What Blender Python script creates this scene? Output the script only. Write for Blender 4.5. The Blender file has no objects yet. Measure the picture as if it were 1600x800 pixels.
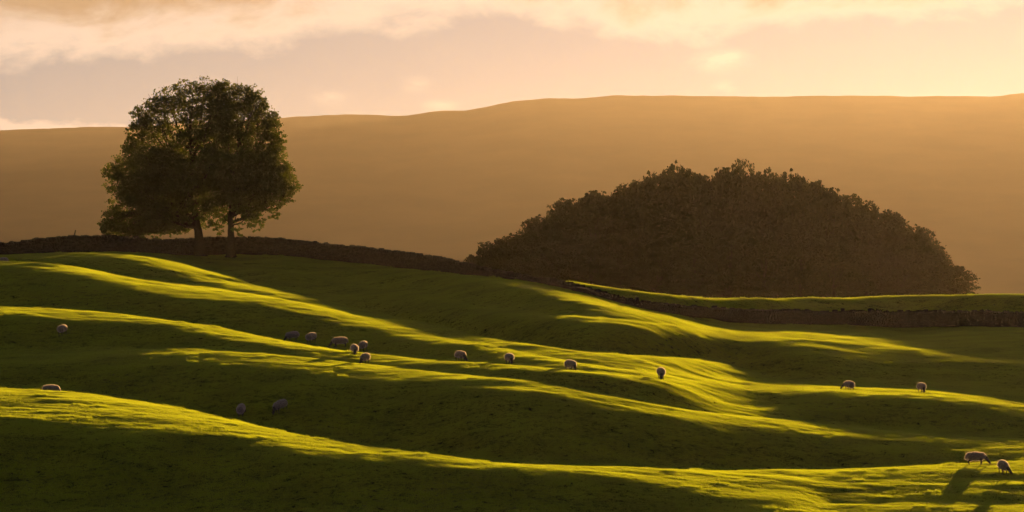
import bpy, bmesh, math, random
import numpy as np
from mathutils import Vector, Matrix, Quaternion

# ------------------------------------------------------------------ camera, sky, sun, exposure
scene = bpy.context.scene
COL = scene.collection
F = 5333.3            # focal length in photo pixels (1600 px wide picture, 120 mm lens)
HOR = 480.0           # photo row of the eye-level horizon
cam_data = bpy.data.cameras.new('camera')
cam_data.lens = 120.0; cam_data.sensor_width = 36.0
cam_data.shift_y = (HOR - 400.0) / 1600.0
cam_data.clip_start = 1.0; cam_data.clip_end = 60000.0
cam = bpy.data.objects.new('camera', cam_data); COL.objects.link(cam)
cam.rotation_euler = (math.radians(90), 0, 0)
scene.camera = cam

SUN_PX, SUN_PY = 1950.0, 12.0
SUN_DIR = Vector(((SUN_PX-800)/F, 1.0, (HOR-SUN_PY)/F)).normalized()
SUN_AZ = math.atan2(SUN_DIR.x, SUN_DIR.y); SUN_EL = math.asin(SUN_DIR.z)
sun_data = bpy.data.lights.new('sun', 'SUN')
sun_data.energy = 5.0; sun_data.angle = math.radians(0.6); sun_data.color = (1.0, 0.53, 0.18)
sun = bpy.data.objects.new('sun', sun_data); COL.objects.link(sun)
sun.rotation_euler = SUN_DIR.to_track_quat('Z', 'Y').to_euler()
sun.location = (300, 600, 300)

scene.view_settings.view_transform = 'Standard'
scene.view_settings.look = 'None'
scene.view_settings.gamma = 1.0
scene.view_settings.use_curve_mapping = False
scene.view_settings.exposure = 1.5
scene.cycles.max_bounces = 6
scene.cycles.diffuse_bounces = 3
scene.cycles.transmission_bounces = 4
scene.cycles.volume_bounces = 0
scene.cycles.transparent_max_bounces = 6

world = bpy.data.worlds.new('World'); scene.world = world
world.use_nodes = True
class NT:
    def __init__(s, tree):
        s.t = tree
    def n(s, kind, **kw):
        nd = s.t.nodes.new(kind)
        for k, v in kw.items():
            if k.startswith('i_'):
                key = k[2:]
                key = int(key) if key.isdigit() else key.replace('_', ' ')
                nd.inputs[key].default_value = v
            else:
                setattr(nd, k, v)
        return nd
    def l(s, a, b): s.t.links.new(a, b)
    def put(s, v, sock):
        if isinstance(v, (int, float, tuple)): sock.default_value = v
        else: s.l(v, sock)
    def m(s, op, a, b=None, c=None, clamp=False):
        nd = s.t.nodes.new('ShaderNodeMath'); nd.operation = op; nd.use_clamp = clamp
        for i, v in enumerate((a, b, c)):
            if v is not None: s.put(v, nd.inputs[i])
        return nd.outputs[0]
    def ramp(s, v, a, b, lo=0.0, hi=1.0):          # smoothstep
        nd = s.t.nodes.new('ShaderNodeMapRange'); nd.interpolation_type = 'SMOOTHSTEP'
        s.put(v, nd.inputs[0]); s.put(a, nd.inputs[1]); s.put(b, nd.inputs[2]); s.put(lo, nd.inputs[3]); s.put(hi, nd.inputs[4])
        return nd.outputs[0]
    def mix(s, fac, a, b, mode='MIX'):
        nd = s.t.nodes.new('ShaderNodeMix'); nd.data_type = 'RGBA'; nd.blend_type = mode
        s.put(fac, nd.inputs[0])
        for v, k in ((a, 6), (b, 7)):
            if isinstance(v, tuple): nd.inputs[k].default_value = (v + (1.0,))[:4]
            else: s.l(v, nd.inputs[k])
        return nd.outputs[2]
    def noise(s, vec, scale, detail=4.0, rough=0.55, dist=0.0):
        nd = s.t.nodes.new('ShaderNodeTexNoise')
        nd.inputs['Scale'].default_value = scale; nd.inputs['Detail'].default_value = detail
        nd.inputs['Roughness'].default_value = rough; nd.inputs['Distortion'].default_value = dist
        if vec is not None: s.l(vec, nd.inputs['Vector'])
        return nd.outputs['Fac']

def build_world():
    w = NT(world.node_tree); world.node_tree.nodes.clear()
    out = w.n('ShaderNodeOutputWorld'); bg = w.n('ShaderNodeBackground')
    bg.inputs[1].default_value = 0.05
    sky = w.n('ShaderNodeTexSky', sky_type='NISHITA', sun_disc=False)
    sky.sun_elevation = SUN_EL; sky.sun_rotation = SUN_AZ
    sky.altitude = 200.0; sky.air_density = 1.0; sky.dust_density = 2.5; sky.ozone_density = 1.0
    tc = w.n('ShaderNodeTexCoord'); sp = w.n('ShaderNodeSeparateXYZ'); w.l(tc.outputs['Generated'], sp.inputs[0])
    x, y, z = sp.outputs
    hyp = w.m('SQRT', w.m('ADD', w.m('MULTIPLY', x, x), w.m('MULTIPLY', y, y)))
    elev = w.m('DIVIDE', z, w.m('MAXIMUM', hyp, 0.02))
    az = w.m('ARCTAN2', x, y)
    # colour correction: evens out sky glare; mixed-in tone dims overhead to deepen shade
    g = w.n('ShaderNodeGamma'); w.l(sky.outputs[0], g.inputs[0]); g.inputs[1].default_value = SKY_GAMMA
    base = w.mix(1.0, g.outputs[0], SKY_TINT, 'MULTIPLY')
    base = w.mix(0.45, base, w.mix(w.ramp(elev, .10, .7), SKY_MIX_LOW, SKY_MIX_TOP))
    # cloud sheet overhead, its ragged far edge just above the fell
    fc = w.n('ShaderNodeFloatCurve'); cm = fc.mapping; c = cm.curves[0]
    pts = [(-200,70),(0,95),(200,88),(330,72),(450,62),(600,42),(700,24),(800,14),(880,36),(1000,58),(1100,52),(1200,40),(1320,26),(1420,22),(1520,2),(1600,10),(1800,20)]
    c.points[0].location = (0, .5); c.points[1].location = (1, .5)
    for px, py in pts: c.points.new((math.atan((px-800)/F)+0.25)/0.5, (HOR-py)/F*5)
    cm.update()
    w.l(w.m('ADD', w.m('MULTIPLY', az, 2.0), 0.5), fc.inputs['Value'])
    edge = w.m('DIVIDE', fc.outputs[0], 5.0)
    cv = w.n('ShaderNodeCombineXYZ'); w.l(w.m('MULTIPLY', az, 1.0), cv.inputs[0])
    w.l(w.m('MULTIPLY', elev, 2.0), cv.inputs[1])
    n1 = w.noise(cv.outputs[0], 26, 7, 0.56, 0.5); n2 = w.noise(cv.outputs[0], 70, 6, 0.6, 0.3)
    cv2 = w.n('ShaderNodeCombineXYZ'); zz = w.m('MAXIMUM', w.m('ADD', z, 0.05), 0.05)
    w.l(w.m('DIVIDE', x, zz), cv2.inputs[0]); w.l(w.m('DIVIDE', y, zz), cv2.inputs[1])
    n3 = w.noise(cv2.outputs[0], 0.8, 6, 0.6)
    wob = w.m('ADD', w.m('MULTIPLY', w.m('SUBTRACT', n1, .5), 0.022), w.m('MULTIPLY', w.m('SUBTRACT', n2, .5), 0.010))
    over = w.m('SUBTRACT', w.m('ADD', elev, wob), edge)
    sheet = w.m('MULTIPLY', w.ramp(over, -0.004, 0.0045), w.m('MAXIMUM', w.ramp(n3, .36, .55), w.ramp(elev, .2, .12)))
    dens = w.ramp(w.m('ADD', over, w.m('MULTIPLY', w.m('SUBTRACT', n1, .5), .02)), 0.003, 0.018)
    blob = None
    for px, py, rx, ry, amp in ((1122,97,40,13,.9),(1140,88,22,9,.6),(1132,137,16,8,.5),(650,131,18,10,.45),(515,150,22,12,.40),(690,164,26,7,.45),(560,22,10,3,.2)):
        da = w.m('DIVIDE', w.m('SUBTRACT', az, math.atan((px-800)/F)), rx/F); de = w.m('DIVIDE', w.m('SUBTRACT', elev, (HOR-py)/F), ry/F)
        v = w.m('MULTIPLY', w.m('EXPONENT', w.m('MULTIPLY', w.m('ADD', w.m('MULTIPLY', da, da), w.m('MULTIPLY', de, de)), -1.0)), amp)
        blob = v if blob is None else w.m('ADD', blob, v)
    blob = w.m('MULTIPLY', blob, w.ramp(n2, .30, .62))
    # low bank of cloud resting on the fell towards the dark side
    nb = w.noise(cv.outputs[0], 55, 5, 0.6); 
    topb = w.m('ADD', (HOR-190)/F, w.m('MULTIPLY', w.m('SUBTRACT', nb, .5), 0.012))
    bank = w.m('MULTIPLY', w.ramp(w.m('SUBTRACT', topb, elev), -0.0006, 0.0018), w.ramp(az, math.atan(-590/F), math.atan(-480/F), 0.55, 0.0))
    cl = w.mix(dens, CLOUD_FRINGE, CLOUD_CORE)
    cl = w.mix(w.ramp(elev, .10, .6), cl, CLOUD_TOP)  # cloud overhead, out of view, darkened as well to cut the ambient fill
    small = w.m('MINIMUM', w.m('ADD', blob, bank), 0.75)
    col = w.mix(small, base, CLOUD_FRINGE)
    col = w.mix(w.m('MULTIPLY', sheet, CLOUD_ALPHA), col, cl)
    w.l(col, bg.inputs[0])
    w.l(bg.outputs[0], out.inputs[0])
K = 20.0 / 2.83          # sky radiance 1.0 on the picture = this much before strength and exposure
SKY_GAMMA = 0.52; SKY_TINT = (0.26, 0.31, 0.58)
SKY_MIX_LOW = (0.35*K, 0.43*K, 0.48*K)
CLOUD_FRINGE = (0.74*K, 0.58*K, 0.46*K); CLOUD_CORE = (0.40*K, 0.25*K, 0.13*K); CLOUD_TOP = (0.13*K, 0.11*K, 0.085*K); SKY_MIX_TOP = (0.09*K, 0.09*K, 0.09*K); CLOUD_ALPHA = 0.85
build_world()

# ------------------------------------------------------------------ helpers
def link(o, parent=None):
    COL.objects.link(o)
    if parent is not None: o.parent = parent
    return o
def mesh_from(name, verts, faces, mats=(), smooth=False):
    me = bpy.data.meshes.new(name)
    verts = np.asarray(verts, dtype=np.float32)
    faces = np.asarray(faces, dtype=np.int32)
    nf, k = faces.shape
    me.vertices.add(len(verts)); me.vertices.foreach_set('co', verts.ravel())
    me.loops.add(nf*k); me.loops.foreach_set('vertex_index', faces.ravel())
    me.polygons.add(nf); me.polygons.foreach_set('loop_start', np.arange(0, nf*k, k, dtype=np.int32))
    if smooth: me.polygons.foreach_set('use_smooth', np.ones(nf, dtype=bool))
    for m in mats: me.materials.append(m)
    me.update(calc_edges=True); me.validate()
    return me
def tag(o, label=None, cat=None, group=None, kind=None):
    if label: o['label'] = label
    if cat: o['category'] = cat
    if group: o['group'] = group
    if kind: o['kind'] = kind
    return o
def new_mat(name):
    m = bpy.data.materials.new(name); m.use_nodes = True
    m.node_tree.nodes.clear()
    return m, NT(m.node_tree)
rng = np.random.default_rng(7)

# value noise for terrain relief
def make_noise(seed, n=256):
    r = np.random.default_rng(seed); g = r.random((n, n)) * 2 - 1
    def f(x, y):
        xi = np.floor(x).astype(int); yi = np.floor(y).astype(int)
        fx = x - xi; fy = y - yi
        fx = fx*fx*fx*(fx*(fx*6-15)+10); fy = fy*fy*fy*(fy*(fy*6-15)+10)
        a = g[xi % n, yi % n]; b = g[(xi+1) % n, yi % n]; c = g[xi % n, (yi+1) % n]; d = g[(xi+1) % n, (yi+1) % n]
        return (a*(1-fx)+b*fx)*(1-fy) + (c*(1-fx)+d*fx)*fy
    return f
NZ = [make_noise(s) for s in range(11, 20)]

# ------------------------------------------------------------------ the pasture's relief
# The rolling ground is laid down as ridge and foot lines read off the photograph; each stretch
# between two lines gets a plausible gradient, which gives it its length on the ground.
PX = np.arange(-400.0, 2601.0, 10.0)
def curve(*pts):
    xs = np.array([p[0] for p in pts], float); ys = np.array([p[1] for p in pts], float)
    y = np.interp(PX, xs, ys)
    k = np.exp(-0.5*(np.arange(-8, 9)/3.0)**2); k /= k.sum()
    return np.convolve(np.pad(y, 8, mode='edge'), k, mode='valid')
def gblur(a, sig, axis):
    n = int(3*sig)+1
    k = np.exp(-0.5*(np.arange(-n, n+1)/sig)**2); k /= k.sum()
    pad = [(0, 0)]*a.ndim; pad[axis] = (n, n)
    return np.apply_along_axis(lambda v: np.convolve(v, k, mode='valid'), axis, np.pad(a, pad, mode='edge'))
A_TERM = curve((-400,650),(0,652),(100,656),(200,664),(300,678),(400,694),(500,712),(600,724),(700,729),(800,733),(900,740),(1000,752),(1100,768),(1200,790),(1300,820),(1400,838),(2600,845))
A_CREST = curve((-400,606),(0,608),(100,612),(200,624),(300,642),(380,660),(460,680),(560,698),(650,710),(750,722),(900,729),(1000,733),(1150,735),(1300,735),(1400,732),(1500,727),(1600,721),(1750,712),(2600,700))
B_TERM = curve((-400,565),(0,563),(150,558),(300,560),(400,568),(500,580),(600,593),(700,599),(800,607),(900,622),(1000,642),(1100,664),(1200,680),(1300,694),(1400,704),(1500,707),(1600,708),(1750,705),(2600,690))
B_CREST = curve((-400,560),(0,557),(150,550),(300,547),(400,553),(500,563),(600,573),(700,585),(800,594),(900,611),(1000,631),(1080,645),(1200,655),(1300,666),(1400,676),(1500,683),(1600,687),(1750,686),(2600,676))
C_TERM = curve((-400,492),(0,491),(100,496),(200,503),(300,515),(400,536),(500,558),(600,568),(700,576),(800,578),(900,584),(1000,595),(1060,608),(1120,636),(1180,644),(1240,624),(1330,618),(1440,621),(1600,645),(1750,662),(2600,672))
C_CREST = curve((-400,474),(0,478),(100,485),(200,493),(300,505),(400,523),(470,539),(520,546),(600,558),(720,566),(800,571),(900,579),(1000,589),(1100,600),(1200,608),(1330,611),(1440,614),(1500,620),(1600,637),(1750,655),(2600,665))
D_TERM = curve((-400,414),(0,413),(100,422),(180,440),(250,458),(320,468),(400,476),(480,487),(560,508),(640,525),(720,541),(800,555),(900,572),(1000,587),(1100,599),(1200,607),(1330,610),(1440,613),(1500,619),(1600,636),(1750,654),(2600,664))
D_CREST = curve((-400,408),(0,407),(60,408),(120,416),(180,430),(250,444),(320,449),(400,462),(480,476),(560,496),(640,514),(720,532),(800,548),(900,567),(1000,582),(1100,592),(1200,603),(1330,609),(1440,612),(1500,618),(1600,635),(1750,653),(2600,663))
G_TERM = curve((-400,407),(0,405),(100,402),(180,401),(230,410),(280,424),(330,440),(400,457),(480,474),(560,492),(640,508),(720,526),(800,542),(900,562),(1000,574),(1100,583),(1200,598),(1330,608),(1440,611),(1500,617),(1600,634),(1750,652),(2600,662))
G_CREST = curve((-400,406),(0,404),(45,402),(100,399),(180,397),(230,402),(280,412),(330,428),(400,445),(480,465),(560,483),(640,499),(720,516),(800,532),(880,549),(940,556),(1000,555),(1090,557),(1150,570),(1200,588),(1250,602),(1330,607),(1440,610),(1500,616),(1600,633),(1750,651),(2600,661))
E2_TERM = curve((-400,405),(0,403),(100,398),(180,396),(230,399),(280,405),(340,412),(400,422),(480,438),(560,455),(640,470),(720,486),(800,497),(900,504),(1000,512),(1100,526),(1200,541),(1300,551),(1400,562),(1460,566),(1550,575),(1700,590),(2600,600))
E2_CREST = curve((-400,404),(0,402),(100,397),(180,395),(230,398),(280,403),(340,408),(400,416),(480,430),(560,446),(640,460),(720,476),(800,490),(900,496),(1000,504),(1100,516),(1200,527),(1300,534),(1400,543),(1460,551),(1550,562),(1700,575),(2600,590))
E_TERM = curve((-400,403),(0,401),(100,396),(180,394),(230,397),(280,400),(340,402),(400,406),(480,413),(560,421),(640,430),(700,435),(780,443),(850,456),(920,473),(1000,494),(1060,506),(1130,516),(1200,521),(1300,525),(1400,529),(1600,536),(1750,541),(2600,545))
E_CREST = curve((-400,402),(0,400),(100,395),(180,393),(230,396),(280,398),(340,398),(400,399),(480,403),(560,411),(640,420),(700,428),(780,436),(850,446),(920,462),(1000,485),(1060,496),(1130,505),(1200,510),(1300,512),(1400,513),(1600,514),(1750,514),(2600,514))

# (line, gradient of the stretch that leads up to it, hidden hollow behind it: length m, depth m)
def hid(*pts): return np.interp(PX, [p[0] for p in pts], [p[1] for p in pts])
def con(v): return np.full_like(PX, v)
STEPS = [
 (A_TERM,  hid((-400,.19),(800,.18),(1000,.13),(1200,.085),(1400,.06),(2600,.055)), None, None),
 (A_CREST, hid((-400,.045),(900,.04),(1100,.035),(2600,.035)), hid((-400,17),(300,17),(620,18),(800,14),(1200,10),(1600,5),(1800,4),(2600,4)), hid((-400,2.4),(300,2.2),(900,1.2),(1300,.8),(1600,.15),(2600,.1))),
 (B_TERM,  hid((-400,.19),(1300,.17),(1600,.10),(2600,.1)), None, None),
 (B_CREST, hid((-400,.05),(200,.05),(2600,.045)), con(3.0), con(.10)),
 (C_TERM,  hid((-400,.17),(500,.16),(700,.17),(900,.21),(1040,.21),(1110,.07),(1200,.08),(1280,.15),(2600,.16)), None, None),
 (C_CREST, hid((-400,.045),(500,.045),(700,.05),(1100,.05),(1300,.04),(2600,.04)), hid((-400,12),(300,12),(480,11),(560,10),(750,8),(900,4),(1100,2),(1200,4),(1300,14),(2600,18)), hid((-400,1.5),(300,1.4),(480,.6),(560,.25),(900,.1),(1100,.04),(1200,.2),(1300,1.2),(2600,1.5))),
 (D_TERM,  hid((-400,.18),(450,.17),(540,.125),(700,.105),(800,.10),(880,.08),(2600,.06)), None, None),
 (D_CREST, hid((-400,.045),(250,.045),(700,.04),(2600,.045)), hid((-400,9),(150,8),(260,3),(420,2.5),(2600,1.5)), hid((-400,.9),(150,.8),(260,.1),(420,.1),(700,.05),(2600,.03))),
 (G_TERM,  hid((-400,.16),(300,.14),(500,.12),(800,.1),(1000,.06),(2600,.06)), None, None),
 (G_CREST, hid((-400,.045),(800,.04),(1000,.05),(2600,.05)), hid((-400,14),(150,16),(300,22),(500,24),(700,18),(900,14),(1100,10),(1250,6),(2600,5)), hid((-400,.9),(150,1.0),(300,1.2),(500,1.8),(900,1.4),(1100,.7),(1250,.15),(2600,.1))),
 (E2_TERM, hid((-400,.12),(300,.115),(500,.12),(900,.19),(1060,.24),(1250,.15),(1400,.10),(2600,.10)), None, None),
 (E2_CREST, hid((-400,.12),(700,.12),(800,.05),(1300,.055),(1440,.07),(1540,.12),(2600,.12)), hid((-400,2),(800,2),(1000,3),(2600,2)), hid((-400,.03),(800,.05),(1000,.15),(1400,.05),(2600,.03))),
 (E_TERM, hid((-400,.11),(700,.12),(900,.12),(1100,.05),(1250,.04),(1440,.045),(1560,.08),(2600,.09)), None, None),
 (E_CREST, hid((-400,.10),(600,.08),(700,.05),(1000,.035),(1130,.022),(1400,.022),(1540,.04),(2600,.05)), None, None),
]
def zy(y, d): return (HOR - y)/F*d
D0 = con(172.0)
PRE_D = [con(-4000.), con(-30.), con(0.), con(12.), con(85.), con(140.)]
PRE_Z = [con(-60.), con(-4.), con(-1.7), con(-2.3), con(-14.), con(-13.2)]
kd = list(PRE_D); kz = list(PRE_Z)
y = np.full_like(PX, 815.0); d = D0.copy()
kd.append(d.copy()); kz.append(zy(y, d))
KEY = {}
names = ['A_TERM','A_CREST','B_TERM','B_CREST','C_TERM','C_CREST','D_TERM','D_CREST','G_TERM','G_CREST','E2_TERM','E2_CREST','E_TERM','E_CREST']
for nm, (cv, sl, hl, hd) in zip(names, STEPS):
    dy = np.maximum(y - cv, 0.6); ym = (y + cv)/2; v = (HOR - ym)/F
    dd = np.maximum(d*dy/F/np.maximum(sl - v, 0.03), 0.8)
    d = d + gblur(dd, 3.0, 0); y = np.minimum(y, cv)
    kd.append(d.copy()); kz.append(zy(y, d)); KEY[nm] = d.copy()
    if hl is not None:
        h2 = gblur(hl, 3.0, 0)
        kd.append(d + 0.55*h2); kz.append(zy(y, d + 0.55*h2) - hd)
        d = d + h2
        kd.append(d.copy()); kz.append(zy(y, d))
# behind the pasture's top edge: the wall's line, the field beyond it, the dale
WALL_D = gblur(d + 2.5, 6.0, 0)
WALL_BASE = np.minimum(E_CREST, E_CREST)
kd.append(WALL_D + 0.8); kz.append(zy(E_CREST, d) + hid((-400,.15),(700,.1),(830,.1),(1000,.25),(1200,.3),(2600,.3)))
K_CREST = curve((-400,420),(0,415),(200,408),(400,406),(600,420),(740,432),(830,433),(900,441),(1000,456),(1050,462),(1150,466.5),(1250,466),(1300,465),(1400,462),(1500,461),(1600,460),(1750,459),(2600,458))
WOOD_Y = 640.0
open_ = hid((-400,0),(700,0),(860,1),(2600,1))         # 1 where the level field beyond the wall shows
kk = WALL_D + hid((-400,18),(700,18),(830,4.5),(950,5.5),(1100,9),(1250,17),(2600,18))
kg = 1.0 + .17*(kk-WALL_D); kd.append(WALL_D + kg); kz.append(zy(np.maximum(E_CREST-18*open_, K_CREST+3), WALL_D + kg) - .25)
kd.append(kk - 1.6); kz.append(zy(K_CREST, kk) - .15)
kd.append(kk); kz.append(zy(K_CREST, kk))
kd.append(kk + 8.0); kz.append(zy(K_CREST, kk + 8.0) - 0.62 - .5*(1-open_))
kd.append(con(WOOD_Y-60.0)); kz.append(zy(K_CREST + 2, con(WOOD_Y-60.0)) - 1.1 - 12*(1-open_))
kd.append(con(WOOD_Y+70.0)); kz.append(zy(K_CREST + 6, con(WOOD_Y)) - 1.0 - 12*(1-open_))
kd.append(con(1500.)); kz.append(con(-95.))
kd.append(con(17100.)); kz.append(con(-110.))
KD = np.array(kd); KZ = np.array(kz)                     # knots x columns
for i in range(1, len(KD)): KD[i] = np.maximum(KD[i], KD[i-1] + 0.4)

def pchip(x, yv, xq):
    h = np.diff(x); dl = np.diff(yv)/h
    m = np.zeros_like(yv)
    w1 = 2*h[1:] + h[:-1]; w2 = h[1:] + 2*h[:-1]
    ok = dl[:-1]*dl[1:] > 0
    with np.errstate(divide='ignore', invalid='ignore'):
        hm = (w1+w2)/(w1/dl[:-1] + w2/dl[1:])
    m[1:-1] = np.where(ok, hm, 0); m[0] = dl[0]; m[-1] = dl[-1]
    i = np.clip(np.searchsorted(x, xq) - 1, 0, len(x)-2)
    t = (xq - x[i])/h[i]
    return ((2*t**3-3*t**2+1)*yv[i] + (t**3-2*t**2+t)*h[i]*m[i] + (-2*t**3+3*t**2)*yv[i+1] + (t**3-t**2)*h[i]*m[i+1])
DG = np.arange(150.0, 720.0, 0.4)                        # fine depth samples
ZG = np.array([pchip(KD[:, i], KZ[:, i], DG) for i in range(len(PX))])
ZG = gblur(gblur(ZG, 2.2, 1), 1.5, 0)
DC = np.concatenate([np.linspace(-4000, -60, 30), np.linspace(-50, 149, 60), [150.0], np.array([719.6]), np.linspace(760, 17100, 110)])
ZC = np.array([pchip(KD[:, i], KZ[:, i], DC) for i in range(len(PX))])
def base_h(X, Y):
    X = np.asarray(X, float); Y = np.asarray(Y, float)
    u = X/np.maximum(Y, 160.0)*F + 800.0
    ci = np.clip((u - PX[0])/10.0, 0, len(PX)-1.001); c0 = ci.astype(int); fc = ci - c0
    di = np.clip((Y - DG[0])/0.4, 0, len(DG)-1.001); d0 = di.astype(int); fd = di - d0
    zf = (ZG[c0, d0]*(1-fc)+ZG[c0+1, d0]*fc)*(1-fd) + (ZG[c0, d0+1]*(1-fc)+ZG[c0+1, d0+1]*fc)*fd
    j = np.clip(np.searchsorted(DC, Y) - 1, 0, len(DC)-2); t = np.clip((Y - DC[j])/(DC[j+1]-DC[j]), 0, 1)
    za = ZC[c0, j]*(1-t) + ZC[c0, j+1]*t; zb = ZC[c0+1, j]*(1-t) + ZC[c0+1, j+1]*t
    zc = za*(1-fc) + zb*fc
    return np.where((Y >= 150.0) & (Y <= 719.0), zf, zc)
def relief(X, Y):
    a = 0.07*NZ[0](X/5.5, Y/3.4+3) + 0.026*NZ[1](X/2.6+9, Y/1.5) + 0.018*NZ[2](X/1.1, Y/0.75+5)
    return a + 0.10*NZ[3](X/17.0, Y/11.0)
def ground_h(X, Y):
    return base_h(X, Y) + relief(np.asarray(X, float), np.asarray(Y, float))
def gh(x, y): return float(ground_h(np.array([x]), np.array([y]))[0])
def on_ground(px, py, dmin=160.0, dmax=620.0):
    """first point of the ground seen along the ray through a photo pixel"""
    Y = np.arange(dmin, dmax, 0.1); u = (px-800)/F
    g = ground_h(u*Y, Y); r = (HOR-py)/F*Y
    hit = np.nonzero(g >= r)[0]
    Yh = Y[hit[0]] if len(hit) else Y[np.argmin(r-g)]
    return Vector((u*Yh, Yh, gh(u*Yh, Yh)))

def build_ground():
    def axis(lo, hi, step, far_lo, far_hi, n):
        mid = np.arange(lo, hi+1e-6, step)
        a = lo - np.geomspace(step*2, lo-far_lo, n)[::-1]; b = hi + np.geomspace(step*2, far_hi-hi, n)
        return np.concatenate([a, mid, b])
    xs = axis(-78, 92, 0.36, -7000, 7000, 38)
    ys = axis(158, 362, 0.40, -3900, 10900, 48); ys = np.concatenate([ys[ys <= 362.01], np.arange(363.5, 720, 1.6), 721+np.geomspace(4, 16200, 46)])
    X, Y = np.meshgrid(xs, ys, indexing='ij')
    Z = ground_h(X, Y)
    n, m = X.shape
    V = np.stack([X, Y, Z], -1).reshape(-1, 3)
    idx = np.arange(n*m).reshape(n, m)
    Q = np.stack([idx[:-1, :-1], idx[1:, :-1], idx[1:, 1:], idx[:-1, 1:]], -1).reshape(-1, 4)
    m_, t = new_mat('pasture turf')
    geo = t.n('ShaderNodeNewGeometry'); out = t.n('ShaderNodeOutputMaterial')
    nz = t.noise(geo.outputs['Position'], 0.35, 5, 0.6); nz2 = t.noise(geo.outputs['Position'], 3.0, 4, 0.6)
    c = t.mix(nz, (0.012, 0.020, 0.004), (0.032, 0.036, 0.009)); c = t.mix(t.m('MULTIPLY', nz2, .5), c, (0.05, 0.042, 0.016))
    df = t.n('ShaderNodeBsdfDiffuse', i_Roughness=0.8); t.l(c, df.inputs[0]); t.l(df.outputs[0], out.inputs[0])
    o = bpy.data.objects.new('ground', mesh_from('ground', V, Q, [m_], True)); link(o)
    tag(o, kind='structure')
    return o
build_ground()

# ------------------------------------------------------------------ the fell across the dale
def build_fell():
    D = 3000.0; SC = 8500.0/3000.0
    rx = np.array([-3000,-1200,-300,0,60,140,200,300,438,520,600,630,690,720,760,800,850,900,960,1040,1200,1320,1400,1550,1600,1700,1850,2000,2300,2800,4600], float)
    ry = np.array([300,240,208,205,202,199,199,193,185,180,180,182.5,173,174,168,159,154,155,149,150,152,149.5,151,151,145.5,141,140,143,150,170,300], float)
    px = np.arange(-3000, 4601, 8.0); r = np.interp(px, rx, ry)
    k = np.exp(-0.5*(np.arange(-4, 5)/1.2)**2); k /= k.sum(); r = np.convolve(np.pad(r, 4, mode='edge'), k, mode='valid')
    r = r + 0.5*NZ[4](px/26.0, px*0) + 0.3*NZ[5](px/9.0, px*0)
    top = (HOR - r)/F*D
    prof = np.array([[1450,-.33],[1700,-.30],[1950,-.10],[2200,.16],[2450,.44],[2700,.74],[2850,.90],[2950,.985],[3000,1.0],[3060,.995],[3300,.96],[4200,.7],[5500,.0],[6000,-.3]])
    ds = np.concatenate([np.linspace(1450, 2900, 60), np.linspace(2910, 3080, 18), np.linspace(3150, 6000, 16)])
    pz = np.interp(ds, prof[:, 0], prof[:, 1])
    X = (px[:, None]-800)/F*np.full_like(ds, D)[None, :]
    Yv = np.repeat(ds[None, :], len(px), 0)
    Z = pz[None, :]*top[:, None]
    gul = NZ[6](X/120.0, Yv/700.0)*14 + NZ[7](X/45.0, Yv/260.0)*5 + NZ[8](X/300., Yv/300.)*18
    fade = np.clip((2960-Yv)/500.0, 0, 1)*np.clip((Yv-1500)/300, 0, 1)
    Z = Z + 0.12*gul*fade
    n, m = X.shape; idx = np.arange(n*m).reshape(n, m)
    Q = np.stack([idx[:-1, :-1], idx[1:, :-1], idx[1:, 1:], idx[:-1, 1:]], -1).reshape(-1, 4)
    m_, t = new_mat('moorland')
    geo = t.n('ShaderNodeNewGeometry'); out = t.n('ShaderNodeOutputMaterial')
    nz = t.noise(geo.outputs['Position'], 0.006, 6, 0.6)
    c = t.mix(t.ramp(nz, .35, .65), (0.172, 0.104, 0.045), (0.188, 0.111, 0.047))
    df = t.n('ShaderNodeBsdfDiffuse', i_Roughness=0.8); t.l(c, df.inputs[0]); t.l(df.outputs[0], out.inputs[0])
    o = bpy.data.objects.new('fell', mesh_from('fell', np.stack([X*SC, Yv*SC, Z*SC], -1).reshape(-1, 3), Q, [m_], True)); link(o)
    tag(o, kind='structure')
build_fell()

# ------------------------------------------------------------------ the hazy evening air
HAZE_DENSITY = 0.66e-5
def build_haze():
    lo, hi = (-3600, -4100, -260), (3600, 17200, 640)
    V = [(x, y, z) for x in (lo[0]*2, hi[0]*2) for y in (lo[1], hi[1]) for z in (lo[2], hi[2])]
    Q = [(0,1,3,2),(4,6,7,5),(0,4,5,1),(2,3,7,6),(0,2,6,4),(1,5,7,3)]
    m_, t = new_mat('evening haze')
    out = t.n('ShaderNodeOutputMaterial'); vol = t.n('ShaderNodeVolumePrincipled')
    vol.inputs['Color'].default_value = (0.98, 0.93, 0.86, 1)
    vol.inputs['Density'].default_value = HAZE_DENSITY
    vol.inputs['Anisotropy'].default_value = 0.68
    t.l(vol.outputs[0], out.inputs['Volume'])
    o = bpy.data.objects.new('haze', mesh_from('haze', V, Q, [m_])); link(o)
    tag(o, kind='stuff')
build_haze()
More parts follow.
